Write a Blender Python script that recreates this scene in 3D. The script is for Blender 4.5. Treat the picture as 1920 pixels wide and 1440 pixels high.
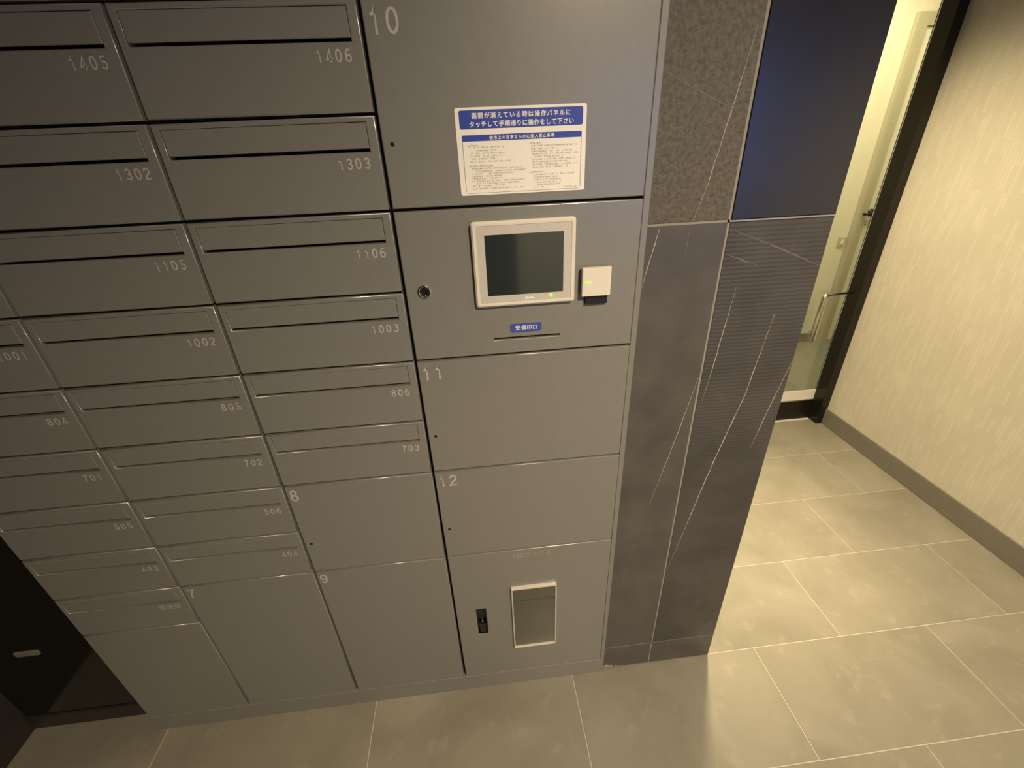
import bpy, bmesh, math, random
from mathutils import Vector, Matrix

random.seed(7)
for o in list(bpy.data.objects):
    bpy.data.objects.remove(o)
SC = bpy.context.scene
COL = SC.collection

# ------------------------------------------------------------------ camera
CAM = Vector((0.11766, -0.76089, 1.45700))
yaw, pitch, roll = 0.0812, -0.4931, -0.0453
cy, sy, cp, sp = math.cos(yaw), math.sin(yaw), math.cos(pitch), math.sin(pitch)
fwd = Vector((sy * cp, cy * cp, sp))
rgt = Vector((cy, -sy, 0))
upv = rgt.cross(fwd)
r2 = rgt * math.cos(roll) + upv * math.sin(roll)
u2 = -rgt * math.sin(roll) + upv * math.cos(roll)
cd = bpy.data.cameras.new('camera')
cam = bpy.data.objects.new('camera', cd)
COL.objects.link(cam)
cd.sensor_fit = 'HORIZONTAL'
cd.sensor_width = 36.0
cd.lens = 36.0 * 825.33 / 1920.0
cd.clip_start = 0.01
m3 = Matrix((r2, u2, -fwd)).transposed()
cam.matrix_world = Matrix.Translation(CAM) @ m3.to_4x4()
SC.camera = cam

# ------------------------------------------------------------------ world, lamps, exposure
SC.view_settings.view_transform = 'Standard'
SC.view_settings.look = 'None'
SC.view_settings.exposure = 0.0
SC.view_settings.gamma = 1.0
SC.view_settings.use_curve_mapping = False
w = bpy.data.worlds.new('dusk')
SC.world = w
w.use_nodes = True
w.node_tree.nodes['Background'].inputs[0].default_value = (0.24, 0.34, 0.9, 1)
w.node_tree.nodes['Background'].inputs[1].default_value = 2.4

WARM = (1.0, 0.80, 0.47)


def lamp(name, kind, loc, energy, color=WARM, size=0.1, aim=None, cone=None, blend=0.5):
    l = bpy.data.lights.new(name, kind)
    l.energy = energy
    l.color = color
    if kind == 'AREA':
        l.shape = 'DISK'
        l.size = size
    else:
        l.shadow_soft_size = size
    if kind == 'SPOT':
        l.spot_size = cone
        l.spot_blend = blend
    o = bpy.data.objects.new(name, l)
    COL.objects.link(o)
    o.location = loc
    if aim is not None:
        o.rotation_euler = (Vector(aim) - Vector(loc)).to_track_quat('-Z', 'Y').to_euler()
    return o


lamp('lobby_downlight', 'SPOT', (0.72, -1.50, 2.36), 300, (1.0, 0.81, 0.53), 0.05, (0.88, -1.15, 0.0), math.radians(145), 1.0)
lamp('passage_downlight', 'SPOT', (0.93, 0.33, 2.36), 110, WARM, 0.03, (1.75, 0.75, 0.0), math.radians(96), 1.0)
lamp('passage_downlight_beam', 'SPOT', (0.93, 0.33, 2.36), 280, WARM, 0.03, (0.97, 0.45, 0.0), math.radians(42), 1.0)
lamp('passage_end_downlight', 'SPOT', (1.40, 0.90, 2.36), 115, WARM, 0.12, (1.85, 1.05, 0.0), math.radians(76), 1.0)
lamp('corridor_lamp', 'AREA', (2.3, 1.7, 2.34), 22, (1.0, 0.86, 0.52), 0.5)


# ------------------------------------------------------------------ materials
def mat(name, color, rough=0.5, metal=0.0, noise=0.0, nscale=30.0, bump=0.0, bscale=200.0, spec=0.5, emit=None, estr=0.0,
        trans=0.0, coat=0.0):
    m = bpy.data.materials.new(name)
    m.use_nodes = True
    nt = m.node_tree
    b = nt.nodes['Principled BSDF']
    b.inputs['Base Color'].default_value = (*color, 1)
    b.inputs['Roughness'].default_value = rough
    b.inputs['Metallic'].default_value = metal
    b.inputs['Specular IOR Level'].default_value = spec
    b.inputs['Transmission Weight'].default_value = trans
    b.inputs['Coat Weight'].default_value = coat
    b.inputs['Coat Roughness'].default_value = 0.24
    if emit:
        b.inputs['Emission Color'].default_value = (*emit, 1)
        b.inputs['Emission Strength'].default_value = estr
    tc = nt.nodes.new('ShaderNodeTexCoord')
    if noise:
        n = nt.nodes.new('ShaderNodeTexNoise')
        n.inputs['Scale'].default_value = nscale
        n.inputs['Detail'].default_value = 5
        nt.links.new(tc.outputs['Object'], n.inputs['Vector'])
        r = nt.nodes.new('ShaderNodeMapRange')
        r.inputs['From Min'].default_value = 0.3
        r.inputs['From Max'].default_value = 0.7
        r.inputs['To Min'].default_value = 1 - noise
        r.inputs['To Max'].default_value = 1 + noise
        nt.links.new(n.outputs['Fac'], r.inputs['Value'])
        mx = nt.nodes.new('ShaderNodeMix')
        mx.data_type = 'RGBA'
        mx.blend_type = 'MULTIPLY'
        mx.inputs['Factor'].default_value = 1
        mx.inputs['A'].default_value = (*color, 1)
        nt.links.new(r.outputs['Result'], mx.inputs['B'])
        nt.links.new(mx.outputs['Result'], b.inputs['Base Color'])
    if bump:
        n2 = nt.nodes.new('ShaderNodeTexNoise')
        n2.inputs['Scale'].default_value = bscale
        n2.inputs['Detail'].default_value = 3
        nt.links.new(tc.outputs['Object'], n2.inputs['Vector'])
        bp = nt.nodes.new('ShaderNodeBump')
        bp.inputs['Strength'].default_value = bump
        bp.inputs['Distance'].default_value = 0.002
        nt.links.new(n2.outputs['Fac'], bp.inputs['Height'])
        nt.links.new(bp.outputs['Normal'], b.inputs['Normal'])
    return m


M = {}
M['paint'] = mat('grey_paint', (0.20, 0.198, 0.186), 0.46, 0.0, 0.03, 60, 0.02, 900, coat=0.8)
M['edge'] = mat('grey_paint_folded_edge', (0.20, 0.198, 0.186), 0.27, spec=0.8, coat=1.0)
M['edge'].node_tree.nodes['Principled BSDF'].inputs['Coat Roughness'].default_value = 0.16
M['body'] = mat('inner_steel', (0.05, 0.05, 0.048), 0.6)
M['print'] = mat('pale_print', (0.46, 0.45, 0.42), 0.6)
M['faint'] = mat('faint_print', (0.32, 0.32, 0.30), 0.6)
M['black'] = mat('black_plastic', (0.008, 0.008, 0.008), 0.4)
M['cream'] = mat('cream_plastic', (0.74, 0.70, 0.62), 0.45, 0, 0.02, 80)
M['satin'] = mat('satin_silver', (0.60, 0.575, 0.53), 0.4, 0.15, 0.04, 300)
M['screen'] = mat('dark_screen', (0.018, 0.026, 0.028), 0.07, 0.0, spec=1.0, coat=0.5)
M['chrome'] = mat('chrome', (0.62, 0.60, 0.55), 0.18, 1.0, 0.05, 90)
M['steel'] = mat('brushed_steel', (0.62, 0.60, 0.54), 0.3, 1.0, 0.05, 60)
M['led'] = mat('green_led', (0.2, 0.8, 0.05), 0.4, emit=(0.35, 1.0, 0.06), estr=1.1)
M['paper'] = mat('white_vinyl', (0.93, 0.90, 0.85), 0.45, 0, 0.01, 90)
M['blue'] = mat('blue_ink', (0.022, 0.055, 0.40), 0.45, 0, 0.02, 90)
M['labelblue'] = mat('label_blue', (0.045, 0.075, 0.36), 0.45, 0, 0.02, 90)
M['white'] = mat('white_ink', (0.85, 0.83, 0.80), 0.5)
M['ink'] = mat('grey_ink', (0.47, 0.42, 0.35), 0.6)
M['rule'] = mat('rule_ink', (0.16, 0.15, 0.20), 0.6)
M['acrylic'] = mat('clear_acrylic', (0.90, 0.85, 0.74), 0.12, 0, spec=0.8, trans=0.35)
M['glass'] = mat('clear_glass', (0.93, 0.96, 0.93), 0.02, 0, trans=1.0)
M['smoke'] = mat('smoked_sheet', (0.10, 0.088, 0.062), 0.35, 0, 0.05, 50)
M['grout'] = mat('wall_grout', (0.27, 0.25, 0.22), 0.8, 0, 0.06, 120)
M['floorgrout'] = mat('floor_grout', (0.48, 0.45, 0.38), 0.85, 0, 0.06, 90)
M['vein'] = mat('white_vein', (0.42, 0.40, 0.37), 0.4, 0, 0.25, 90)
M['veinfaint'] = mat('faint_vein', (0.13, 0.12, 0.11), 0.4, 0, 0.25, 90)
M['gloss'] = mat('navy_gloss', (0.009, 0.009, 0.012), 0.24, 0, spec=0.9)
M['darkwall'] = mat('dark_wall', (0.030, 0.026, 0.024), 0.45, 0, 0.12, 12)
M['blackglass'] = mat('black_glass', (0.008, 0.008, 0.007), 0.12, 0, spec=0.6)
M['darkmetal'] = mat('dark_bronze', (0.035, 0.032, 0.027), 0.28, 0.7, 0.05, 60)
M['base'] = mat('baseboard_paint', (0.20, 0.185, 0.15), 0.4, 0, 0.05, 30)
M['ceil'] = mat('ceiling_paint', (0.22, 0.21, 0.19), 0.8, 0, 0.03, 10)
M['corr'] = mat('corridor_paint', (0.80, 0.77, 0.66), 0.6, 0, 0.02, 10)
M['corrdoor'] = mat('corridor_door', (0.82, 0.80, 0.70), 0.4, 0, 0.02, 10)
M['jamb'] = mat('door_jamb', (0.50, 0.47, 0.36), 0.5, 0, 0.03, 10)
M['corrfloor'] = mat('corridor_vinyl', (0.23, 0.23, 0.20), 0.3, 0, 0.08, 14)
M['roomwall'] = mat('lobby_wall', (0.50, 0.52, 0.49), 0.7, 0, 0.05, 8)
M['dust'] = mat('pale_dust', (0.30, 0.28, 0.24), 0.9, 0, 0.3, 150)


def stone(name, col, rough, bumpk, kind):
    """dark veined porcelain: cloudy tone plus a surface relief of its own"""
    m = mat(name, col, rough, 0, 0.22, 9)
    nt = m.node_tree
    b = nt.nodes['Principled BSDF']
    tc = [n for n in nt.nodes if n.type == 'TEX_COORD'][0]
    bp = nt.nodes.new('ShaderNodeBump')
    bp.inputs['Distance'].default_value = 0.0015
    bp.inputs['Strength'].default_value = bumpk
    if kind == 'rough':
        n = nt.nodes.new('ShaderNodeTexNoise')
        n.inputs['Scale'].default_value = 110
        n.inputs['Detail'].default_value = 8
        n.inputs['Roughness'].default_value = 0.7
        nt.links.new(tc.outputs['Object'], n.inputs['Vector'])
        nt.links.new(n.outputs['Fac'], bp.inputs['Height'])
        n3 = nt.nodes.new('ShaderNodeTexNoise')
        n3.inputs['Scale'].default_value = 130
        n3.inputs['Detail'].default_value = 8
        n3.inputs['Roughness'].default_value = 0.75
        nt.links.new(tc.outputs['Object'], n3.inputs['Vector'])
        r = nt.nodes.new('ShaderNodeValToRGB')
        r.color_ramp.elements[0].position = 0.32
        r.color_ramp.elements[0].color = (col[0] * 0.5, col[1] * 0.5, col[2] * 0.5, 1)
        r.color_ramp.elements[1].position = 0.68
        r.color_ramp.elements[1].color = (col[0] * 1.9, col[1] * 1.85, col[2] * 1.75, 1)
        nt.links.new(n3.outputs['Fac'], r.inputs['Fac'])
        nt.links.new(r.outputs['Color'], b.inputs['Base Color'])
    elif kind == 'ribbed':
        wv = nt.nodes.new('ShaderNodeTexWave')
        wv.bands_direction = 'Z'
        wv.inputs['Scale'].default_value = 38
        wv.inputs['Distortion'].default_value = 1.6
        wv.inputs['Detail'].default_value = 2
        wv.inputs['Detail Scale'].default_value = 3
        nt.links.new(tc.outputs['Object'], wv.inputs['Vector'])
        nt.links.new(wv.outputs['Fac'], bp.inputs['Height'])
    else:
        n = nt.nodes.new('ShaderNodeTexNoise')
        n.inputs['Scale'].default_value = 60
        nt.links.new(tc.outputs['Object'], n.inputs['Vector'])
        nt.links.new(n.outputs['Fac'], bp.inputs['Height'])
    nt.links.new(bp.outputs['Normal'], b.inputs['Normal'])
    return m


M['stone_rough'] = stone('rough_dark_stone', (0.082, 0.075, 0.065), 0.6, 0.9, 'rough')
M['stone_smooth'] = stone('honed_dark_stone', (0.085, 0.078, 0.074), 0.42, 0.05, 'smooth')
M['stone_ribbed'] = stone('ribbed_dark_stone', (0.060, 0.056, 0.055), 0.40, 0.35, 'ribbed')


def floor_material():
    m = bpy.data.materials.new('floor_porcelain')
    m.use_nodes = True
    nt = m.node_tree
    b = nt.nodes['Principled BSDF']
    b.inputs['Roughness'].default_value = 0.42
    geo = nt.nodes.new('ShaderNodeNewGeometry')
    oi = nt.nodes.new('ShaderNodeObjectInfo')
    ad = nt.nodes.new('ShaderNodeVectorMath')
    ad.operation = 'ADD'
    nt.links.new(geo.outputs['Position'], ad.inputs[0])
    sc = nt.nodes.new('ShaderNodeVectorMath')
    sc.operation = 'SCALE'
    sc.inputs[0].default_value = (7, 3, 5)
    nt.links.new(oi.outputs['Random'], sc.inputs['Scale'])
    nt.links.new(sc.outputs[0], ad.inputs[1])
    n1 = nt.nodes.new('ShaderNodeTexNoise')
    n1.inputs['Scale'].default_value = 3.4
    n1.inputs['Detail'].default_value = 6
    n1.inputs['Roughness'].default_value = 0.55
    n1.inputs['Distortion'].default_value = 0.6
    nt.links.new(ad.outputs[0], n1.inputs['Vector'])
    r = nt.nodes.new('ShaderNodeValToRGB')
    r.color_ramp.elements[0].position = 0.3
    r.color_ramp.elements[0].color = (0.20, 0.184, 0.146, 1)
    r.color_ramp.elements[1].position = 0.72
    r.color_ramp.elements[1].color = (0.285, 0.265, 0.215, 1)
    nt.links.new(n1.outputs['Fac'], r.inputs['Fac'])
    n2 = nt.nodes.new('ShaderNodeTexNoise')
    n2.inputs['Scale'].default_value = 16
    n2.inputs['Detail'].default_value = 6
    n2.inputs['Roughness'].default_value = 0.7
    nt.links.new(ad.outputs[0], n2.inputs['Vector'])
    r2_ = nt.nodes.new('ShaderNodeMapRange')
    r2_.inputs['From Min'].default_value = 0.56
    r2_.inputs['From Max'].default_value = 0.78
    r2_.inputs['To Min'].default_value = 0
    r2_.inputs['To Max'].default_value = 0.45
    nt.links.new(n2.outputs['Fac'], r2_.inputs['Value'])
    mx = nt.nodes.new('ShaderNodeMix')
    mx.data_type = 'RGBA'
    mx.inputs['B'].default_value = (0.40, 0.375, 0.315, 1)
    nt.links.new(r2_.outputs['Result'], mx.inputs['Factor'])
    nt.links.new(r.outputs['Color'], mx.inputs['A'])
    nt.links.new(mx.outputs['Result'], b.inputs['Base Color'])
    bp = nt.nodes.new('ShaderNodeBump')
    bp.inputs['Strength'].default_value = 0.06
    bp.inputs['Distance'].default_value = 0.002
    nt.links.new(n2.outputs['Fac'], bp.inputs['Height'])
    nt.links.new(bp.outputs['Normal'], b.inputs['Normal'])
    return m


M['floor'] = floor_material()


def wallpaper():
    """embossed beige covering: short upright strips in a staggered bond"""
    m = bpy.data.materials.new('beige_strip_wallcovering')
    m.use_nodes = True
    nt = m.node_tree
    b = nt.nodes['Principled BSDF']
    b.inputs['Roughness'].default_value = 0.6
    tc = nt.nodes.new('ShaderNodeTexCoord')
    sep = nt.nodes.new('ShaderNodeSeparateXYZ')
    nt.links.new(tc.outputs['Object'], sep.inputs[0])
    cmb = nt.nodes.new('ShaderNodeCombineXYZ')
    nt.links.new(sep.outputs['Z'], cmb.inputs['X'])
    nt.links.new(sep.outputs['Y'], cmb.inputs['Y'])
    br = nt.nodes.new('ShaderNodeTexBrick')
    br.offset = 0.37
    br.squash_frequency = 3
    br.squash = 0.7
    br.inputs['Scale'].default_value = 1.0
    br.inputs['Brick Width'].default_value = 0.085
    br.inputs['Row Height'].default_value = 0.0135
    br.inputs['Mortar Size'].default_value = 0.0006
    br.inputs['Mortar Smooth'].default_value = 0.5
    br.inputs['Bias'].default_value = -0.35
    br.inputs['Color1'].default_value = (0.60, 0.565, 0.465, 1)
    br.inputs['Color2'].default_value = (0.67, 0.635, 0.53, 1)
    br.inputs['Mortar'].default_value = (0.54, 0.50, 0.40, 1)
    nt.links.new(cmb.outputs[0], br.inputs['Vector'])
    n = nt.nodes.new('ShaderNodeTexNoise')
    n.inputs['Scale'].default_value = 4
    n.inputs['Detail'].default_value = 4
    nt.links.new(tc.outputs['Object'], n.inputs['Vector'])
    mr = nt.nodes.new('ShaderNodeMapRange')
    mr.inputs['To Min'].default_value = 0.9
    mr.inputs['To Max'].default_value = 1.1
    nt.links.new(n.outputs['Fac'], mr.inputs['Value'])
    mx = nt.nodes.new('ShaderNodeMix')
    mx.data_type = 'RGBA'
    mx.blend_type = 'MULTIPLY'
    mx.inputs['Factor'].default_value = 1
    nt.links.new(br.outputs['Color'], mx.inputs['A'])
    nt.links.new(mr.outputs['Result'], mx.inputs['B'])
    nt.links.new(mx.outputs['Result'], b.inputs['Base Color'])
    bp = nt.nodes.new('ShaderNodeBump')
    bp.inputs['Strength'].default_value = 0.25
    bp.inputs['Distance'].default_value = 0.001
    bp.invert = True
    nt.links.new(br.outputs['Fac'], bp.inputs['Height'])
    nt.links.new(bp.outputs['Normal'], b.inputs['Normal'])
    return m


M['beige'] = wallpaper()


# ------------------------------------------------------------------ helpers
class MB:
    """collects shapes in world coordinates and links them as one mesh object"""

    def __init__(self):
        self.v, self.f = [], []

    def box(self, x0, x1, y0, y1, z0, z1):
        i = len(self.v)
        self.v += [(x0, y0, z0), (x1, y0, z0), (x1, y1, z0), (x0, y1, z0), (x0, y0, z1), (x1, y0, z1), (x1, y1, z1), (x0, y1, z1)]
        for q in ((0, 3, 2, 1), (4, 5, 6, 7), (0, 1, 5, 4), (1, 2, 6, 5), (2, 3, 7, 6), (3, 0, 4, 7)):
            self.f.append(tuple(i + k for k in q))
        return self

    def bbox(self, x0, x1, y0, y1, z0, z1, b=0.001):
        """a box whose front face (towards -y) is bevelled"""
        return self.loft([(x0, x1, z0, z1, y1, 0), (x0, x1, z0, z1, y0 + b, 0), (x0 + b, x1 - b, z0 + b, z1 - b, y0, 0)], True, True)

    def loft(self, loops, cap0=False, cap1=False, n=4):
        """rounded rectangles in the x-z plane, joined one to the next: (x0, x1, z0, z1, y, radius)"""
        rings = []
        rounded = any(l[5] > 0 for l in loops)
        for x0, x1, z0, z1, y, r in loops:
            ring = []
            i = len(self.v)
            if rounded:
                for cx, cz, a0 in ((x1 - r, z0 + r, -90), (x1 - r, z1 - r, 0), (x0 + r, z1 - r, 90), (x0 + r, z0 + r, 180)):
                    for k in range(n + 1):
                        a = math.radians(a0 + 90 * k / n)
                        rr = max(r, 1e-5)
                        self.v.append((cx + rr * math.cos(a), y, cz + rr * math.sin(a)))
            else:
                self.v += [(x1, y, z0), (x1, y, z1), (x0, y, z1), (x0, y, z0)]
            rings.append(list(range(i, len(self.v))))
        for a, b in zip(rings, rings[1:]):
            m = len(a)
            for k in range(m):
                self.f.append((a[k], a[(k + 1) % m], b[(k + 1) % m], b[k]))
        if cap0:
            self.f.append(tuple(reversed(rings[0])))
        if cap1:
            self.f.append(tuple(rings[-1]))
        return self

    def disc(self, cx, cz, prof, n=24, cap0=True, cap1=True):
        """lathe about the y axis: list of (radius, y)"""
        rings = []
        for r, y in prof:
            i = len(self.v)
            for k in range(n):
                a = 2 * math.pi * k / n
                self.v.append((cx + r * math.cos(a), y, cz + r * math.sin(a)))
            rings.append(list(range(i, len(self.v))))
        for a, b in zip(rings, rings[1:]):
            for k in range(n):
                self.f.append((a[k], a[(k + 1) % n], b[(k + 1) % n], b[k]))
        if cap0:
            self.f.append(tuple(reversed(rings[0])))
        if cap1:
            self.f.append(tuple(rings[-1]))
        return self

    def tube(self, pts, r, n=10):
        P = [Vector(p) for p in pts]
        rings = []
        for i, p in enumerate(P):
            d = (P[min(i + 1, len(P) - 1)] - P[max(i - 1, 0)]).normalized()
            a = d.orthogonal().normalized() if abs(d.z) < 0.99 else Vector((1, 0, 0))
            a = (Vector((0, 1, 0)) - d * d.y).normalized() if abs(d.y) < 0.95 else a
            b = d.cross(a)
            j = len(self.v)
            for k in range(n):
                t = 2 * math.pi * k / n
                self.v.append(tuple(p + a * r * math.cos(t) + b * r * math.sin(t)))
            rings.append(list(range(j, len(self.v))))
        for a, b in zip(rings, rings[1:]):
            for k in range(n):
                self.f.append((a[k], a[(k + 1) % n], b[(k + 1) % n], b[k]))
        self.f.append(tuple(reversed(rings[0])))
        self.f.append(tuple(rings[-1]))
        return self

    def quad(self, x0, x1, z0, z1, y):
        i = len(self.v)
        self.v += [(x0, y, z0), (x1, y, z0), (x1, y, z1), (x0, y, z1)]
        self.f.append((i, i + 1, i + 2, i + 3))
        return self

    def build(self, name, material, parent=None, smooth=False):
        me = bpy.data.meshes.new(name)
        org = Vector(parent.matrix_world.translation) if parent else Vector((0, 0, 0))
        if parent:
            me.from_pydata([tuple(Vector(v) - org) for v in self.v], [], self.f)
        else:
            me.from_pydata(self.v, [], self.f)
        bm = bmesh.new()
        bm.from_mesh(me)
        bmesh.ops.recalc_face_normals(bm, faces=bm.faces)
        bm.to_mesh(me)
        bm.free()
        me.materials.append(material)
        if smooth:
            for p in me.polygons:
                p.use_smooth = True
        o = bpy.data.objects.new(name, me)
        COL.objects.link(o)
        if parent:
            attach(o, parent)
        return o


def attach(o, parent):
    o.parent = parent
    # every part is modelled relative to its thing; sub-parts relative to the same origin
    top = parent
    o.matrix_parent_inverse = Matrix.Identity(4)
    o.matrix_world = o.matrix_basis if parent is None else parent.matrix_world @ o.matrix_basis


def thing(name, loc, label, cat, group=None):
    o = bpy.data.objects.new(name, None)
    o.empty_display_size = 0.05
    COL.objects.link(o)
    o.location = loc
    o.matrix_world = Matrix.Translation(loc)
    o['label'] = label
    o['category'] = cat
    if group:
        o['group'] = group
    return o


def structure(o):
    o['kind'] = 'structure'
    return o


def text_mesh(body, cap, spacing=1.0, bold=0.0):
    c = bpy.data.curves.new('lettering', 'FONT')
    c.body = body
    c.size = cap / 0.70
    c.space_character = spacing
    c.offset = bold
    c.resolution_u = 3
    o = bpy.data.objects.new('lettering', c)
    COL.objects.link(o)
    dg = bpy.context.evaluated_depsgraph_get()
    me = bpy.data.meshes.new_from_object(o.evaluated_get(dg))
    bpy.data.objects.remove(o)
    bpy.data.curves.remove(c)
    return me


def lettering(name, body, material, parent, cap, right=None, left=None, centre=None, bottom=0.0, y=-0.0004, spacing=1.0, width=None, bold=0.0):
    """flat print on an upright face; positions in world coordinates"""
    me = text_mesh(body, cap, spacing)
    xs = [v.co.x for v in me.vertices]
    x0, x1 = min(xs), max(xs)
    k = 1.0 if width is None else width / (x1 - x0)
    org = parent.matrix_world.translation
    wd = (x1 - x0) * k
    if right is not None:
        ox = right - wd
    elif left is not None:
        ox = left
    else:
        ox = centre - wd / 2
    for v in me.vertices:
        v.co = Vector(((v.co.x - x0) * k + ox - org.x, y - org.y, v.co.y + bottom - org.z))
    if bold:
        bm = bmesh.new()
        for q, (ex, ez) in enumerate(((0, 0), (bold, 0), (-bold, 0), (0, bold), (0, -bold))):
            n0 = len(bm.verts)
            bm.from_mesh(me)
            bm.verts.ensure_lookup_table()
            for v in bm.verts[n0:]:
                v.co += Vector((ex, -0.00003 * q, ez))
        bm.to_mesh(me)
        bm.free()
    me.name = name
    me.materials.clear()
    me.materials.append(material)
    for p in me.polygons:
        p.material_index = 0
        if p.normal.y > 0:
            p.flip()
    o = bpy.data.objects.new(name, me)
    COL.objects.link(o)
    attach(o, parent)
    return o


def arc(cx, cz, rx, rz, a0, a1, n=12):
    return [(cx + rx * math.cos(math.radians(a0 + (a1 - a0) * i / n)), cz + rz * math.sin(math.radians(a0 + (a1 - a0) * i / n))) for i in range(n + 1)]


def digit_paths(ch):
    """centre lines of plain grotesque figures in a cell 0.56 wide and 1 high"""
    W = 0.56
    s_ = 0.055
    if ch == '0':
        return [arc(W / 2, .5, W / 2 - s_, .5 - s_, 90, 450, 28)]
    if ch == '1':
        return [[(.11, .74), (.22, .765), (.285, .83), (.315, .965), (.315, 0)]]
    if ch == '2':
        return [arc(W / 2, .70, .215, .245, 175, -25, 14) + [(.36, .46), (.18, .29), (.075, .13), (.06, .055), (W - .03, .055)]]
    if ch == '3':
        return [arc(W / 2 - .005, .735, .19, .21, 165, -80, 12) + [(.23, .525)], arc(W / 2, .28, .22, .225, 85, -165, 14)]
    if ch == '4':
        return [[(W + .01, .245), (.035, .245), (.385, .955), (.385, 0)]]
    if ch == '5':
        return [[(W - .07, .945), (.155, .945), (.095, .48)] + arc(W / 2 - .01, .325, .225, .27, 140, -160, 16)]
    if ch == '6':
        return [arc(W / 2, .31, .22, .255, 90, 450, 24), arc(W / 2 + .02, .50, .24, .445, 52, 186, 12) + [(.06, .33)]]
    if ch == '7':
        return [[(.035, .945), (W - .04, .945), (.36, .66), (.255, .38), (.20, 0)]]
    if ch == '8':
        return [arc(W / 2, .73, .185, .215, 90, 450, 22), arc(W / 2, .285, .22, .23, 90, 450, 24)]
    if ch == '9':
        return [arc(W / 2, .69, .22, .255, 90, 450, 24), arc(W / 2 - .02, .50, .24, .445, -128, 6, 12) + [(W - .06, .67)]]
    return []


def figures(name, body, material, parent, height, right=None, left=None, bottom=0.0, y=-0.0004, pitch=0.64, weight=0.066):
    """printed numerals drawn as flat ribbons"""
    org = parent.matrix_world.translation
    total = (pitch * (len(body) - 1) + 0.56) * height
    ox = left if left is not None else right - total
    V_, F_ = [], []
    for ci, ch in enumerate(body):
        for li, path in enumerate(digit_paths(ch)):
            yl = y - 0.00006 * li
            pts = [(ox + (x + ci * pitch) * height, bottom + z * height) for x, z in path]
            closed = math.hypot(pts[0][0] - pts[-1][0], pts[0][1] - pts[-1][1]) < 1e-6
            n = len(pts)
            i0 = len(V_)
            hw = weight * height
            for i in range(n):
                a = pts[i - 1] if i > 0 else (pts[n - 2] if closed else pts[0])
                b = pts[i]
                c = pts[i + 1] if i < n - 1 else (pts[1] if closed else pts[n - 1])
                d1 = Vector((b[0] - a[0], b[1] - a[1]))
                d2 = Vector((c[0] - b[0], c[1] - b[1]))
                d1 = d1.normalized() if d1.length > 1e-9 else d2.normalized()
                d2 = d2.normalized() if d2.length > 1e-9 else d1
                n1 = Vector((-d1.y, d1.x))
                n2 = Vector((-d2.y, d2.x))
                m = (n1 + n2)
                m = m.normalized() if m.length > 1e-6 else n1
                k = min(hw / max(m.dot(n1), 0.35), hw * 2.4)
                V_.append((b[0] + m.x * k - org.x, yl - org.y, b[1] + m.y * k - org.z))
                V_.append((b[0] - m.x * k - org.x, yl - org.y, b[1] - m.y * k - org.z))
            for i in range(n - 1):
                q = i0 + 2 * i
                F_.append((q, q + 1, q + 3, q + 2))
    me = bpy.data.meshes.new(name)
    me.from_pydata(V_, [], F_)
    me.materials.append(material)
    for p in me.polygons:
        if p.normal.y > 0:
            p.flip()
    o = bpy.data.objects.new(name, me)
    COL.objects.link(o)
    attach(o, parent)
    return o


def toward(x, z, d):
    """point on the plane y=-d seen where (x, 0, z) is seen in the photograph (used for measuring proud pieces)"""
    k = (abs(CAM.y) - d) / abs(CAM.y)
    return CAM.x + (x - CAM.x) * k, CAM.z + (z - CAM.z) * k


# ------------------------------------------------------------------ measures
P = 0.132                       # height of one mailbox row
H = [1.6396 - P * k for k in range(10)]
BOT = 0.0689
XC = [-0.900, -0.621, -0.315, 0.0, 0.4146]
FRAME_R = 0.4238
WX = 2.042                      # right wall
TX = 0.770                      # free end of the tiled wall
GX = 0.5735                     # upright joint
LX = -1.275                     # left wall
BY = -2.2                       # lobby wall behind the camera
CEIL = 2.40

# ------------------------------------------------------------------ floor
fl = structure(MB().box(LX - 0.1, WX + 0.1, BY - 0.1, 1.235, -0.06, -0.0016).build('floor', M['floorgrout']))
k = -9
row = 0
for ri in range(-9, 5):
    ya, yb = 0.0114 + 0.3 * (ri - 1), 0.0114 + 0.3 * ri
    off = 0.927 + (0.0 if ri % 2 == 0 else 0.3)
    for ci in range(-5, 4):
        xa, xb = off + 0.6 * (ci - 1), off + 0.6 * ci
        g = 0.0016
        a0, a1, b0, b1 = max(xa + g, LX), min(xb - g, WX - 0.009), max(ya + g, BY), min(yb - g, 1.225)
        if a1 - a0 < 0.02 or b1 - b0 < 0.02:
            continue
        if b0 > 0.02 and a1 < TX:
            continue
        if a1 < 0.70 and ri == 1:
            continue
        if a1 < -0.85 and ri == 0:
            b1 = 0.055                      # this row runs on under the dark panel
        mb = MB()
        h = 0.001
        cx, cyy = (a0 + a1) / 2, (b0 + b1) / 2
        lo = [(a0, b0), (a1, b0), (a1, b1), (a0, b1)]
        li = [(a0 + h, b0 + h), (a1 - h, b0 + h), (a1 - h, b1 - h), (a0 + h, b1 - h)]
        mb.v = [(x, y, -0.0016) for x, y in lo] + [(x, y, -h * 0.5) for x, y in lo] + [(x, y, 0.0) for x, y in li]
        for q in range(4):
            r = (q + 1) % 4
            mb.f += [(q, r, 4 + r, 4 + q), (4 + q, 4 + r, 8 + r, 8 + q)]
        mb.f.append((8, 9, 10, 11))
        mb.build('floor_tile', M['floor'], fl)

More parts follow.
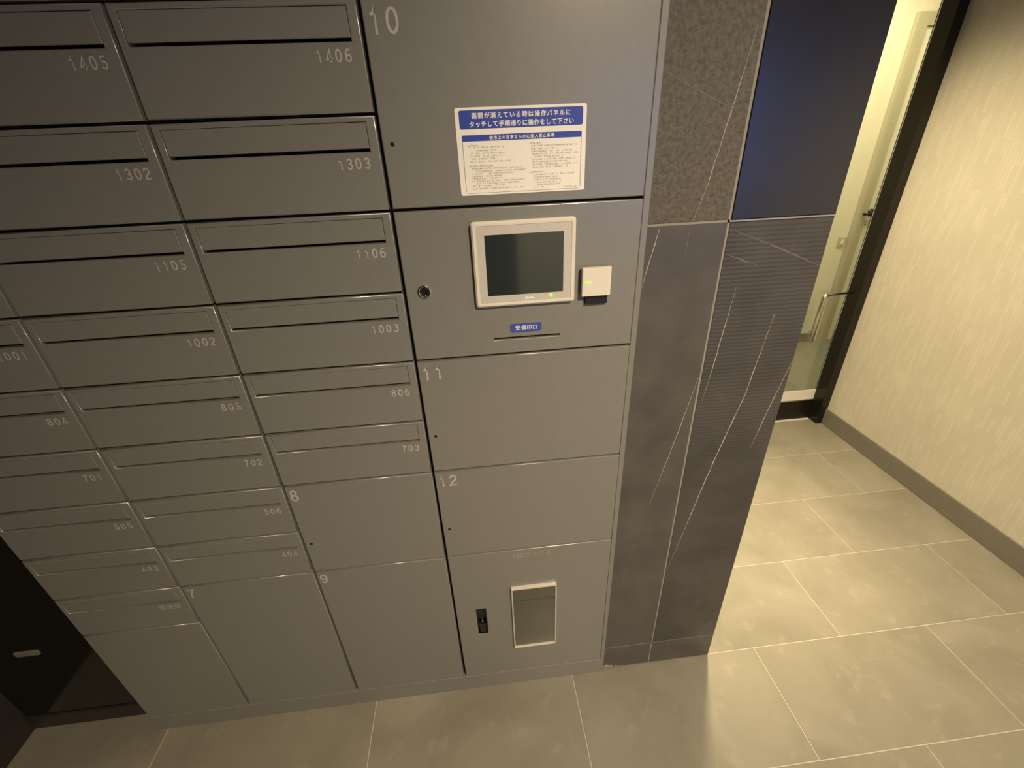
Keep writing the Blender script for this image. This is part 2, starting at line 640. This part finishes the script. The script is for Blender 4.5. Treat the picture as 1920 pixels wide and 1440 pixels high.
# ------------------------------------------------------------------ ceiling and walls
structure(MB().box(LX - 0.1, WX + 0.1, BY - 0.1, 1.29, CEIL, CEIL + 0.05).build('ceiling', M['ceil']))
structure(MB().box(WX, WX + 0.1, BY, 1.162, 0, CEIL).build('wall_right', M['beige']))
bb = structure(MB().box(WX - 0.008, WX, BY, 1.162, 0.0, 0.094).box(WX - 0.006, WX, BY, 1.162, 0.094, 0.0965).build('baseboard_right', M['base']))
structure(MB().box(LX - 0.1, LX - 0.0005, BY, 0.42, 0, CEIL).build('wall_left', M['darkwall']))

# lobby wall behind the camera: dark cladding on the left, pale plaster with a dusk window on the right
wf = MB()
WX0, WX1, WZ0, WZ1 = 0.78, 2.00, 0.98, 1.90
wf.box(0.43, WX + 0.1, BY - 0.1, BY, 0, WZ0).box(0.43, WX + 0.1, BY - 0.1, BY, WZ1, CEIL)
wf.box(0.43, WX0, BY - 0.1, BY, WZ0, WZ1).box(WX1, WX + 0.1, BY - 0.1, BY, WZ0, WZ1)
wfo = structure(wf.build('wall_front', M['roomwall']))
MB().box(LX - 0.1, 0.43, BY - 0.1, BY, 0, CEIL).build('dark_cladding', M['darkwall'], wfo)
wn = structure(MB().box(WX0, WX1, BY - 0.08, BY - 0.03, WZ0, WZ0 + 0.04).box(WX0, WX1, BY - 0.08, BY - 0.03, WZ1 - 0.04, WZ1)
               .box(WX0, WX0 + 0.04, BY - 0.08, BY - 0.03, WZ0, WZ1).box(WX1 - 0.04, WX1, BY - 0.08, BY - 0.03, WZ0, WZ1).build('window_2', M['darkmetal']))

# the wall that holds the lockers: core, then tiles
wb = MB()
SPLIT = 1.3285
TY = 0.008                                          # tile face
wb.box(FRAME_R + 0.001, TX - 0.009, TY + 0.0095, 0.34, 0, CEIL)          # pier beside the lockers
wb.box(GX - 0.0026, GX + 0.0026, TY + 0.0010, TY + 0.0100, 0, CEIL)          # pointing, nearly flush with the tile faces
wb.box(FRAME_R + 0.0012, GX, TY + 0.0010, TY + 0.0100, SPLIT - 0.0026, SPLIT + 0.0026)
wb.box(FRAME_R + 0.0012, TX - 0.0005, TY + 0.0010, TY + 0.0100, 0.1045, 0.1075)
wb.box(LX, FRAME_R + 0.001, 0.30, 0.34, 0, CEIL)                          # behind the lockers
wb.box(XC[0], FRAME_R + 0.001, 0.05, 0.30, 1.662, CEIL)                    # over the lockers
wb.box(LX, TX - 0.009, 0.34, 1.225, 0, CEIL)
wbo = structure(wb.build('wall_back', M['grout']))
g = 0.002
tiles = {
    'ul': (FRAME_R + 0.0012, GX - g, SPLIT + g, CEIL, 'stone_rough'),
    'll': (FRAME_R + 0.0012, GX - g, 0.106 + 0.001, SPLIT - g, 'stone_smooth'),
    'lr': (GX + g, TX, 0.106 + 0.001, SPLIT - g, 'stone_ribbed'),
    'sl': (FRAME_R + 0.0012, GX - g, 0.003, 0.106 - 0.001, 'stone_smooth'),
    'sr': (GX + g, TX, 0.003, 0.106 - 0.001, 'stone_smooth'),
}
TO = {}
for kx, (a, b, c, d, mm) in tiles.items():
    TO[kx] = MB().bbox(a, b, TY, TY + 0.009, c, d, 0.0008).build('wall_tile', M[mm], wbo)
pan = MB().bbox(GX + 0.003, TX, TY - 0.001, TY + 0.009, SPLIT + 0.002, CEIL, 0.001).build('glossy_panel', M['gloss'], wbo)
pan['label'] = 'dark navy glossy panel above the ribbed tile'
for z0, z1 in ((0.0, 0.8), (0.803, 1.6), (1.603, CEIL)):                   # return of the wall, seen from the passage
    MB().box(TX - 0.009, TX, TY + 0.0095, 1.22, z0, z1).build('wall_tile', M['stone_smooth'], wbo)
st = MB().bbox(GX - 0.001, TX, TY - 0.0022, TY + 0.009, SPLIT - 0.0018, SPLIT + 0.0018, 0.0006).build('metal_trim', M['steel'], wbo)


def vein(tile, lines, material):
    mb = MB()
    for pts, w0 in lines:
        # resample with a little wander
        Q = []
        for (x0, z0), (x1, z1) in zip(pts, pts[1:]):
            n = max(2, int(math.hypot(x1 - x0, z1 - z0) / 0.012))
            for i in range(n):
                t = i / n
                Q.append((x0 + (x1 - x0) * t + random.uniform(-1, 1) * 0.0006, z0 + (z1 - z0) * t))
        Q.append(pts[-1])
        m = len(Q)
        i0 = len(mb.v)
        for i, (x, z) in enumerate(Q):
            t = i / (m - 1)
            wd = w0 * (0.25 + 0.75 * math.sin(math.pi * min(max(t, 0.04), 0.96))) * random.uniform(0.6, 1.1)
            a, b = Q[max(i - 1, 0)], Q[min(i + 1, m - 1)]
            dx, dz = b[0] - a[0], b[1] - a[1]
            L = math.hypot(dx, dz) or 1
            mb.v += [(x - dz / L * wd, TY - 0.0003, z + dx / L * wd), (x + dz / L * wd, TY - 0.0003, z - dx / L * wd)]
        for i in range(m - 1):
            q = i0 + 2 * i
            mb.f.append((q, q + 1, q + 3, q + 2))
    return mb.build('vein', material, tile)


vein(TO['ul'], [([(0.5625, 1.60), (0.545, 1.50), (0.5227, 1.3863), (0.5066, 1.3330)], 0.0007)], M['vein'])
vein(TO['ul'], [([(0.439, 1.5419), (0.50, 1.515), (0.5651, 1.487)], 0.0012)], M['veinfaint'])
vein(TO['ll'], [([(0.4484, 1.3228), (0.437, 1.27), (0.4265, 1.217)], 0.0009), ([(0.5690, 1.02), (0.535, 0.84), (0.5019, 0.6794)], 0.0008)], M['vein'])
vein(TO['ll'], [([(0.503, 0.675), (0.470, 0.50), (0.4419, 0.3307)], 0.0010), ([(0.4344, 1.0324), (0.5107, 1.0053)], 0.0008), ([(0.502, 1.32), (0.5015, 1.27)], 0.0009)], M['veinfaint'])
vein(TO['lr'], [([(0.6112, 1.2092), (0.5975, 1.0622), (0.5867, 0.9631)], 0.0008), ([(0.7025, 1.15), (0.6807, 0.9669), (0.6456, 0.8072), (0.610, 0.61), (0.578, 0.43)], 0.0012),
                ([(0.7682, 1.0411), (0.7418, 0.9133), (0.7261, 0.8206)], 0.0010)], M['vein'])
vein(TO['lr'], [([(0.580, 1.314), (0.67, 1.28), (0.768, 1.2385)], 0.0016), ([(0.5834, 1.2695), (0.644, 1.2466)], 0.0013)], M['veinfaint'])
# plaster dust left along the foot of the tiled wall
ds = MB()
for x, r in ((0.437, 0.011), (0.452, 0.007), (0.468, 0.004)):
    ds.disc(x, 0.0065 + r * 0.2, [(r, TY - 0.0002), (r * 0.6, TY - 0.0012)], 9)
ds.build('dust', M['dust'], wbo)

# dark glazed panel left of the lockers
w1 = structure(MB().box(LX, XC[0] - 0.004, 0.055, 0.07, 0.055, CEIL).build('window_1', M['blackglass']))
MB().box(LX, XC[0] - 0.004, 0.050, 0.075, 0.0, 0.052).build('bottom_rail', M['darkwall'], w1)
MB().box(XC[0] - 0.022, XC[0] - 0.004, 0.040, 0.075, 0.052, CEIL).build('frame_post', M['darkwall'], w1)
pl = thing('pale_rectangle', (-1.126, 0.0545, 0.328), 'small pale rounded rectangle on the dark glazed panel left of the lockers', 'plate')  # pale rounded rectangle just in front of the dark panel
MB().loft([(-1.157, -1.095, 0.327, 0.346, 0.0549, 0.006), (-1.157, -1.095, 0.327, 0.346, 0.0528, 0.006), (-1.155, -1.097, 0.329, 0.344, 0.052, 0.005)], True, True).build('face', M['base'], pl)

# ------------------------------------------------------------------ glass door at the end of the passage
FY = 1.162
d1 = structure(MB().box(2.000, WX + 0.1, FY, 1.245, 0.0, CEIL).build('door_1', M['darkmetal']))
MB().box(TX, 1.9995, 1.228, 1.245, 0.0, 0.120).build('sill', M['darkmetal'], d1)
MB().box(TX, 1.9995, 1.226, 1.247, 0.1205, 0.1265).build('threshold_strip', M['steel'], d1)
MB().box(TX, 1.9995, 1.2305, 1.2425, 0.127, 0.185).build('bottom_rail', M['cream'], d1)
MB().box(TX, 1.9995, 1.2325, 1.2405, 0.186, CEIL).build('glass_pane', M['glass'], d1)
hb = MB().tube([(1.853, 1.205, 0.50), (1.853, 1.205, 0.735), (1.858, 1.205, 0.744), (1.868, 1.205, 0.748)], 0.011, 12)
hb.tube([(1.853, 1.205, 0.55), (1.853, 1.2324, 0.55)], 0.006, 8)
ph = hb.build('pull_handle', M['steel'], d1, True)
MB().tube([(1.866, 1.205, 0.748), (1.9995, 1.205, 0.752)], 0.005, 10).build('cross_bar', M['darkmetal'], d1, True)

# corridor beyond the glass
CY = 2.25
structure(MB().box(TX - 0.3, 4.2, 1.246, CY + 0.2, -0.06, 0.0).build('floor_corridor', M['corrfloor']))
structure(MB().box(TX - 0.3, 4.2, CY, CY + 0.1, 0.0, CEIL).build('wall_corridor', M['corr']))
structure(MB().box(4.1, 4.2, 1.246, CY, 0.0, CEIL).build('wall_corridor_end', M['corr']))
structure(MB().box(TX - 0.3, TX - 0.2, 1.246, CY, 0.0, CEIL).build('wall_corridor_start', M['corr']))
structure(MB().box(WX + 0.1, 4.1, 1.246, 1.3, 0.0, CEIL).build('wall_corridor_near', M['corr']))
structure(MB().box(TX - 0.3, 4.2, 1.29, CY + 0.1, CEIL, CEIL + 0.05).build('ceiling_corridor', M['corr']))
structure(MB().box(TX - 0.2, 2.74, CY - 0.009, CY, 0.0, 0.07).build('baseboard_corridor', M['base']))
d2 = structure(MB().box(2.885, 3.72, CY - 0.012, CY - 0.001, 0.005, 1.98).build('door_2', M['corrdoor']))
MB().box(2.81, 2.88, CY - 0.03, CY - 0.0005, 0.0, 2.05).box(2.8801, 3.7249, CY - 0.03, CY - 0.0005, 1.985, 2.05).box(3.725, 3.80, CY - 0.03, CY - 0.0005, 0.0, 2.05).build('door_jamb', M['jamb'], d2)
hd = MB().disc(2.918, 0.958, [(0.024, CY - 0.0121), (0.024, CY - 0.02), (0.010, CY - 0.022), (0.010, CY - 0.05)], 16).tube([(2.835, CY - 0.052, 0.955), (2.985, CY - 0.052, 0.958)], 0.009, 10)
hd.build('lever_handle', M['darkmetal'], d2, True)
MB().bbox(2.90, 2.99, CY - 0.018, CY - 0.0121, 0.875, 0.912, 0.002).build('lock_plate', M['jamb'], d2)
sw = thing('light_switch', (2.79, CY - 0.002, 0.76), 'small square switch plate on the corridor wall left of the white door', 'switch')
MB().bbox(2.745, 2.80, CY - 0.010, CY - 0.0005, 0.735, 0.80, 0.002).build('face_plate', M['jamb'], sw)
MB().bbox(2.762, 2.783, CY - 0.014, CY - 0.0102, 0.75, 0.785, 0.001).build('rocker', M['corrdoor'], sw)


# ------------------------------------------------------------------ locker bank
def cabinet_body(t, l, r, zb, zt, y0=0.0205, depth=0.27):
    a, b, c, d = l + 0.0006, r - (0.0030 if r > 0.3 else 0.0006), zb + 0.0006, zt - 0.0006
    s = 0.0012
    return MB().loft([(a, b, c, d, depth, 0), (a, b, c, d, y0, 0), (a + s, b - s, c + s, d - s, y0, 0), (a + s, b - s, c + s, d - s, depth - 0.002, 0)], True, True).build('body', M['body'], t)


DG, DB, DT = 0.0028, 0.0020, 0.018     # half gap, bevel, door thickness
GZ = 0.0022


def door(t, l, r, zb, zt, hole=None, hole_r=0.0, name='door'):
    """a pressed steel front with rolled edges; a hole goes right through"""
    a, b, c, d = l + DG, r - (DG if r < 0.3 else 0.0026), zb + GZ, zt - GZ
    rr = 0.0008 if hole and hole_r else 0.0
    roll = [(1 - math.sin(math.radians(90 * q / 4)), 1 - math.cos(math.radians(90 * q / 4))) for q in range(5)]
    loops = [(a, b, c, d, DT, rr)]
    for depth, inset in roll:
        k = DB * inset
        loops.append((a + k, b - k, c + k, d - k, DB * depth, rr))
    soft = set(range(1, 5))
    if hole:
        p, q, s, u = hole
        e = 0.0015
        for depth, inset in reversed(roll):
            k = e * inset
            loops.append((p - k, q + k, s - k, u + k, e * depth, hole_r + (k if hole_r else 0)))
        soft |= set(range(6, 10))
        loops += [(p, q, s, u, DT, hole_r), (a, b, c, d, DT, rr)]
        mb = MB().loft(loops)
    else:
        mb = MB().loft(loops, True, True)
    o = mb.build(name, M['paint'], t)
    o.data.materials.append(M['edge'])
    per = 20 if rr else 4
    for p_ in o.data.polygons:
        if p_.index // per in soft and p_.index < per * (len(loops) - 1):
            p_.use_smooth = True
            p_.material_index = 1
    return o


def mailbox(ci, k, number, label):
    l, r, zt, zb = XC[ci], XC[ci + 1], H[k], H[k + 1]
    t = thing('mailbox', (l, 0, zb), label, 'mailbox', 'grey mailboxes in the locker bank')
    cabinet_body(t, l, r, zb, zt)
    p, q, u = l + 0.0130, r - 0.0165, zt - 0.0095
    s = zt - 0.0478
    dr = door(t, l, r, zb, zt, (p, q, s, u))
    e = 0.0006
    MB().bbox(p + e, q - e, 0.0006, 0.004, s + 0.0042, u - e, 0.0009).build('flap', M['paint'], t)
    if number:
        if number.isdigit():
            figures('number', number, M['print'], dr, 0.0150, right=r - 0.0200, bottom=zt - 0.0708, pitch=0.86)
        else:
            lettering('number', number, M['print'], dr, 0.0120, right=r - 0.0210, bottom=zt - 0.0700)
    return t


NUM = [
    ['', '', '', '1001', '804', '701', '505', '403', '管理室'],
    ['1405', '1302', '1105', '1002', '805', '702', '506', '404'],
    ['1406', '1303', '1106', '1003', '806', '703'],
]
ROW = ['topmost', 'second from the top', 'third from the top', 'fourth from the top', 'fifth from the top', 'sixth from the top', 'seventh from the top', 'eighth from the top', 'lowest']
for k in range(9):
    if k < 3:
        lab = 'grey mailbox %s in the leftmost column, left of mailbox %s' % (ROW[k], NUM[1][k])
    elif k < 8:
        lab = 'dim grey mailbox with blurred number, %s in the leftmost column' % ROW[k]
    else:
        lab = 'lowest dim grey mailbox of the leftmost column, above the blank locker'
    mailbox(0, k, NUM[0][k], lab)
for k in range(8):
    mailbox(1, k, NUM[1][k], 'grey mailbox %s in the middle mailbox column, numbered %s' % (ROW[k] if k < 7 else 'lowest', NUM[1][k]))
for k in range(6):
    mailbox(2, k, NUM[2][k], 'grey mailbox %s in the column beside the touch screen, numbered %s' % (ROW[k] if k < 5 else 'lowest', NUM[2][k]))


def locker(l, r, zt, zb, number, label, dot=True):
    t = thing('parcel_locker', (l, 0, zb), label, 'locker', 'grey parcel lockers in the locker bank')
    cabinet_body(t, l, r, zb, zt)
    dr = door(t, l, r, zb, zt)
    if number:
        figures('number', number, M['print'], dr, 0.0290, left=l + 0.0095, bottom=zt - 0.0414, pitch=0.80, weight=0.068)
    if dot:
        MB().disc(l + 0.0175, zb + 0.0925, [(0.0032, -0.0001), (0.0032, -0.0006), (0.0024, -0.0008)], 14).build('keyhole', M['black'], dr)
    return t


locker(XC[0], XC[1], H[9], BOT, '', 'blank grey locker door at the bottom left end of the bank', False)
locker(XC[1], XC[2], H[8], BOT, '7', 'tall grey locker door numbered 7, below mailbox 404', False)
locker(XC[2], XC[3], H[6], H[8], '8', 'square grey locker door numbered 8, below mailbox 703')
locker(XC[2], XC[3], H[8], BOT, '9', 'tall grey locker door numbered 9, at the floor beside the AED box', False)
locker(XC[3], XC[4], H[0], H[2], '10', 'large grey locker door numbered 10 that carries the white notice')
locker(XC[3], XC[4], H[4], H[6], '11', 'wide grey locker door numbered 11, below the touch screen unit')
locker(XC[3], XC[4], H[6], H[8], '12', 'wide grey locker door numbered 12, above the AED box')

# frame that carries the bank
fr = thing('locker_frame', (XC[0], 0, 0), 'grey plinth and edge frame around the bank of lockers', 'frame')
MB().bbox(XC[0], FRAME_R, 0.001, 0.28, 0.0, BOT - 0.002, 0.001).build('plinth', M['paint'], fr)
MB().bbox(XC[4] - 0.0024, FRAME_R, 0.0, 0.28, BOT - 0.0015, 1.6400, 0.001).build('side_post', M['paint'], fr)
MB().bbox(XC[0], FRAME_R, 0.0, 0.28, 1.6405, 1.655, 0.001).build('top_rail', M['paint'], fr)

# ------------------------------------------------------------------ touch screen unit
l, r, zt, zb = XC[3], XC[4], H[2], H[4]
cu = thing('control_unit', (l, 0, zb), 'grey control unit with touch screen, card reader and key lock between lockers 10 and 11', 'control unit')
cabinet_body(cu, l, r, zb, zt)
door(cu, l, r, zb, zt, (0.1490, 0.2740, 1.1413, 1.1457), 0.0021, 'face_plate')
MB().box(0.140, 0.285, 0.0185, 0.020, 1.130, 1.156).build('receipt_slot', M['black'], cu)
# screen: measured on its own front plane
D = 0.012
x0, z1 = toward(0.1227, 1.3513, D)
x1, z0 = toward(0.3000, 1.2055, D)
ts = MB().loft([(x0 + .001, x1 - .001, z0 + .001, z1 - .001, -0.0002, 0.004), (x0, x1, z0, z1, -0.004, 0.005), (x0, x1, z0, z1, -D + 0.003, 0.005), (x0 + .003, x1 - .003, z0 + .003, z1 - .003, -D, 0.004),
                (x0 + .0068, x1 - .0068, z0 + .0065, z1 - .0065, -D, 0.003), (x0 + .0074, x1 - .0074, z0 + .0071, z1 - .0071, -D + 0.0012, 0.003)], True, False).build('touch_screen', M['cream'], cu)
ts['label'] = 'cream framed touch screen, switched off'
sx0, sz1 = toward(0.1438, 1.3297, D)
sx1, sz0 = toward(0.2790, 1.2248, D)
fx0, fx1, fz0, fz1 = x0 + .0072, x1 - .0072, z0 + .0069, z1 - .0069
MB().loft([(fx0, fx1, fz0, fz1, -D + 0.0014, 0.003), (fx0, fx1, fz0, fz1, -D + 0.0010, 0.003), (sx0, sx1, sz0, sz1, -D + 0.0010, 0.001), (sx0 + .0008, sx1 - .0008, sz0 + .0008, sz1 - .0008, -D + 0.0030, 0.001)]).build('bezel', M['satin'], ts)
MB().loft([(sx0 + .0001, sx1 - .0001, sz0 + .0001, sz1 - .0001, -D + 0.0034, 0.001), (sx0 + .0001, sx1 - .0001, sz0 + .0001, sz1 - .0001, -D + 0.0026, 0.001)], True, True).build('display', M['screen'], ts)
lx, lz = toward(0.2567, 1.2205, D)
MB().disc(lx, lz, [(0.0029, -D + 0.0008), (0.0029, -D - 0.0002), (0.0020, -D - 0.0009)], 14).build('status_light', M['led'], ts)
lx, lz = toward(0.2180, 1.2185, D)
lg = MB().quad(lx - 0.003, lx + 0.008, lz - 0.0013, lz + 0.0013, -D + 0.0007)
i = len(lg.v)
yy = -D + 0.0007
lg.v += [(lx - 0.0080, yy, lz + 0.0026), (lx - 0.0050, yy, lz + 0.0026), (lx - 0.0030, yy, lz + 0.0010), (lx - 0.0030, yy, lz - 0.0010), (lx - 0.0065, yy, lz - 0.0028), (lx - 0.0085, yy, lz - 0.0024), (lx - 0.0060, yy, lz)]
lg.f.append(tuple(range(i, i + 7)))
lg.build('maker_emblem', M['white'], ts)
# reader
D2 = 0.016
rx0, rz1 = toward(0.3137, 1.2643, D2)
rx1, rz0 = toward(0.3660, 1.2130, D2)
cr = MB().loft([(rx0, rx1, rz0, rz1, -0.0070, 0.0008), (rx0, rx1, rz0, rz1, -D2 + 0.001, 0.0008), (rx0 + .0009, rx1 - .0009, rz0 + .0009, rz1 - .0009, -D2, 0.0008)], True, True).build('card_reader', M['cream'], cu)
cr['label'] = 'small square cream card reader with a green light'
MB().loft([(0.3185, 0.3585, 1.2010, rz1 - 0.004, -0.0002, 0.001), (0.3185, 0.3585, 1.2010, rz1 - 0.004, -0.0069, 0.001)], True, True).build('mount', M['black'], cr)
lx, lz = toward(0.3235, 1.2385, D2)
MB().loft([(lx - 0.0055, lx + 0.0055, lz - 0.0014, lz + 0.0014, -D2 + 0.0004, 0.0013), (lx - 0.0055, lx + 0.0055, lz - 0.0014, lz + 0.0014, -D2 - 0.0005, 0.0013)], True, True).build('status_light', M['led'], cr)
# key lock
kl = MB().disc(0.0348, 1.2424, [(0.0115, -0.0001), (0.0115, -0.0022), (0.0098, -0.0034), (0.0088, -0.0026), (0.0082, -0.0024)], 28, True, False).build('key_lock', M['chrome'], cu)
MB().disc(0.0348, 1.2424, [(0.0084, -0.0005), (0.0084, -0.0025), (0.0070, -0.0028), (0.0030, -0.0020)], 24).build('plug', M['darkmetal'], kl)
MB().box(0.0340, 0.0356, -0.0032, -0.0021, 1.2362, 1.2486).build('key_slot', M['black'], kl)
MB().disc(0.0358, 1.2352, [(0.0014, -0.0022), (0.0014, -0.0036), (0.0007, -0.0040)], 10).build('pin', M['chrome'], kl)
# seal label
lb = MB().loft([(0.1812, 0.2394, 1.1545, 1.1713, -0.0001, 0.0035), (0.1812, 0.2394, 1.1545, 1.1713, -0.0006, 0.0035)], True, True).build('slot_label', M['labelblue'], cu)
lettering('lettering', '受領印口', M['white'], lb, 0.0068, centre=0.2105, bottom=1.1594, y=-0.0008, spacing=1.2, bold=0.00015)

# ------------------------------------------------------------------ AED box
l, r, zt, zb = XC[3], XC[4], H[8], BOT
ab = thing('aed_box', (l, 0, zb), 'grey AED box door with recessed latch and clear pocket, at the floor below locker 12', 'box')
cabinet_body(ab, l, r, zb, zt)
ad = door(ab, l, r, zb, zt, (0.0552, 0.0822, 0.2640, 0.3730), 0.0006)
lettering('lettering', 'AEDボックス', M['faint'], ad, 0.0150, centre=0.2090, bottom=0.5550, width=0.097)
lt = MB().loft([(0.0540, 0.0834, 0.2628, 0.3742, 0.0190, 0), (0.0554, 0.0820, 0.2642, 0.3728, 0.0190, 0), (0.0554, 0.0820, 0.2642, 0.3728, 0.0012, 0), (0.0572, 0.0802, 0.2660, 0.3712, 0.0012, 0), (0.0572, 0.0802, 0.2660, 0.3712, 0.0160, 0)], False, True).build('latch', M['black'], ab)
lt['label'] = 'black recessed pull latch'
MB().bbox(0.0585, 0.0790, 0.0030, 0.0120, 0.2680, 0.3020, 0.002).build('lever', M['darkmetal'], lt)
MB().disc(0.0687, 0.3150, [(0.0034, 0.015), (0.0034, 0.0035), (0.0020, 0.0020)], 14).build('pin', M['chrome'], lt)
dp = MB().loft([(0.1515, 0.2725, 0.1915, 0.4485, -0.0002, 0.003), (0.1515, 0.2725, 0.1915, 0.4485, -0.0070, 0.003), (0.1530, 0.2710, 0.1930, 0.4470, -0.0085, 0.003), (0.1545, 0.2695, 0.1950, 0.4425, -0.0085, 0.002), (0.1555, 0.2685, 0.1960, 0.4415, -0.0075, 0.002), (0.1555, 0.2685, 0.1960, 0.4415, -0.0004, 0.002)]).build('clear_pocket', M['acrylic'], ab)
dp['label'] = 'clear acrylic pocket with bright edges, empty'
MB().box(0.1556, 0.2684, -0.0012, -0.0003, 0.1961, 0.4414).build('backing', M['smoke'], dp)
MB().box(0.1557, 0.2683, -0.0072, -0.0062, 0.2030, 0.4410).build('front_sheet', M['glass'], dp)

# ------------------------------------------------------------------ notice on locker 10
NX0, NX1, NZ0, NZ1 = 0.1129, 0.3106, 1.3920, 1.5106
NW, NH = NX1 - NX0, NZ1 - NZ0
nt_ = thing('notice', (NX0, -0.0002, NZ0), 'white notice sticker with blue headings and small print on locker door 10', 'sign')
MB().loft([(NX0, NX1, NZ0, NZ1, -0.0002, 0.0035), (NX0, NX1, NZ0, NZ1, -0.0010, 0.0035)], True, True).build('sheet', M['paper'], nt_)


def U(u):
    return NX0 + u * NW


def V(v):
    return NZ1 - v * NH


MB().loft([(U(.030), U(.972), V(.232), V(.030), -0.0011, 0.0028), (U(.030), U(.972), V(.232), V(.030), -0.0013, 0.0028)], True, True).build('heading_band', M['blue'], nt_)
MB().loft([(U(.040), U(.966), V(.368), V(.298), -0.0011, 0.0022), (U(.040), U(.966), V(.368), V(.298), -0.0013, 0.0022)], True, True).build('heading_band', M['blue'], nt_)
lettering('lettering', '画面が消えている時は操作パネルに', M['white'], nt_, 0.0058, centre=U(.500), bottom=V(.116), y=-0.0015, spacing=1.27, bold=0.00022)
lettering('lettering', 'タッチして手順通りに操作をして下さい', M['white'], nt_, 0.0058, centre=U(.503), bottom=V(.208), y=-0.0015, spacing=1.13, bold=0.00022)
lettering('lettering', '使用上の注意ならびに投入禁止条項', M['white'], nt_, 0.0039, centre=U(.500), bottom=V(.352), y=-0.0015, spacing=1.25, bold=0.00013)
bd = MB()
bd.quad(U(.0405), U(.0440), V(.955), V(.36), -0.0012).quad(U(.962), U(.9655), V(.955), V(.36), -0.0012).quad(U(.055), U(.951), V(.9765), V(.9725), -0.0012)
bd.quad(U(.0435), U(.056), V(.9735), V(.9545), -0.0011).quad(U(.9505), U(.963), V(.9735), V(.9545), -0.0011)
bd.f = bd.f[:3]
bd.v = bd.v[:12]
bd.build('border_line', M['rule'], nt_)
sm = MB()


def printed(u0, u1, v, h=0.020, dens=0.8):
    """a line of print too fine to read: small strokes, one cell per character"""
    cw = 0.0118
    u = u0
    while u < u1 - cw * 0.5:
        if random.random() < dens:
            for s_ in range(2):
                a = random.uniform(0, 0.35) * cw
                b = random.uniform(0.6, 0.95) * cw
                vv = v + h * random.uniform(0.05, 0.75)
                sm.quad(U(u + a), U(u + b), V(vv + h * 0.17), V(vv), -0.0012)
            a = random.uniform(0.1, 0.7) * cw
            sm.quad(U(u + a), U(u + a + cw * 0.2), V(v + h), V(v), -0.0012)
        u += cw


def block(rows):
    for r_ in rows:
        printed(*r_)


L0 = 0.078
block([(L0, 0.155, 0.405, 0.022, 1), (L0 + .01, 0.375, 0.428), (L0 + .03, 0.30, 0.463), (L0 + .01, 0.365, 0.495), (L0 + .01, 0.345, 0.527), (L0 + .01, 0.31, 0.559), (L0 + .01, 0.41, 0.591)])
block([(L0, 0.265, 0.640, 0.022, 1), (L0 + .02, 0.515, 0.672), (L0 + .04, 0.515, 0.704), (L0 + .02, 0.43, 0.733), (L0 + .02, 0.33, 0.762), (L0 + .02, 0.33, 0.791), (L0 + .02, 0.515, 0.820), (L0 + .05, 0.485, 0.849), (L0 + .02, 0.36, 0.880), (L0 + .02, 0.515, 0.912)])
R0 = 0.556
block([(R0, 0.65, 0.405, 0.022, 1), (R0 + .01, 0.945, 0.437), (R0 + .01, 0.76, 0.470), (R0 + .02, 0.90, 0.500), (R0 + .02, 0.945, 0.530), (R0 + .04, 0.815, 0.562), (R0 + .02, 0.93, 0.594), (R0 + .02, 0.875, 0.624), (R0 + .02, 0.945, 0.655), (R0 + .02, 0.86, 0.685)])
block([(R0, 0.665, 0.742, 0.022, 1), (R0 + .03, 0.93, 0.774), (R0 + .03, 0.79, 0.806), (R0 + .03, 0.81, 0.836), (R0 + .04, 0.81, 0.868), (R0 + .04, 0.81, 0.897), (R0 + .04, 0.67, 0.926)])
block([(0.83, 0.945, 0.940, 0.014, 1)])
so = sm.build('small_print', M['ink'], nt_)
so['kind'] = 'stuff'
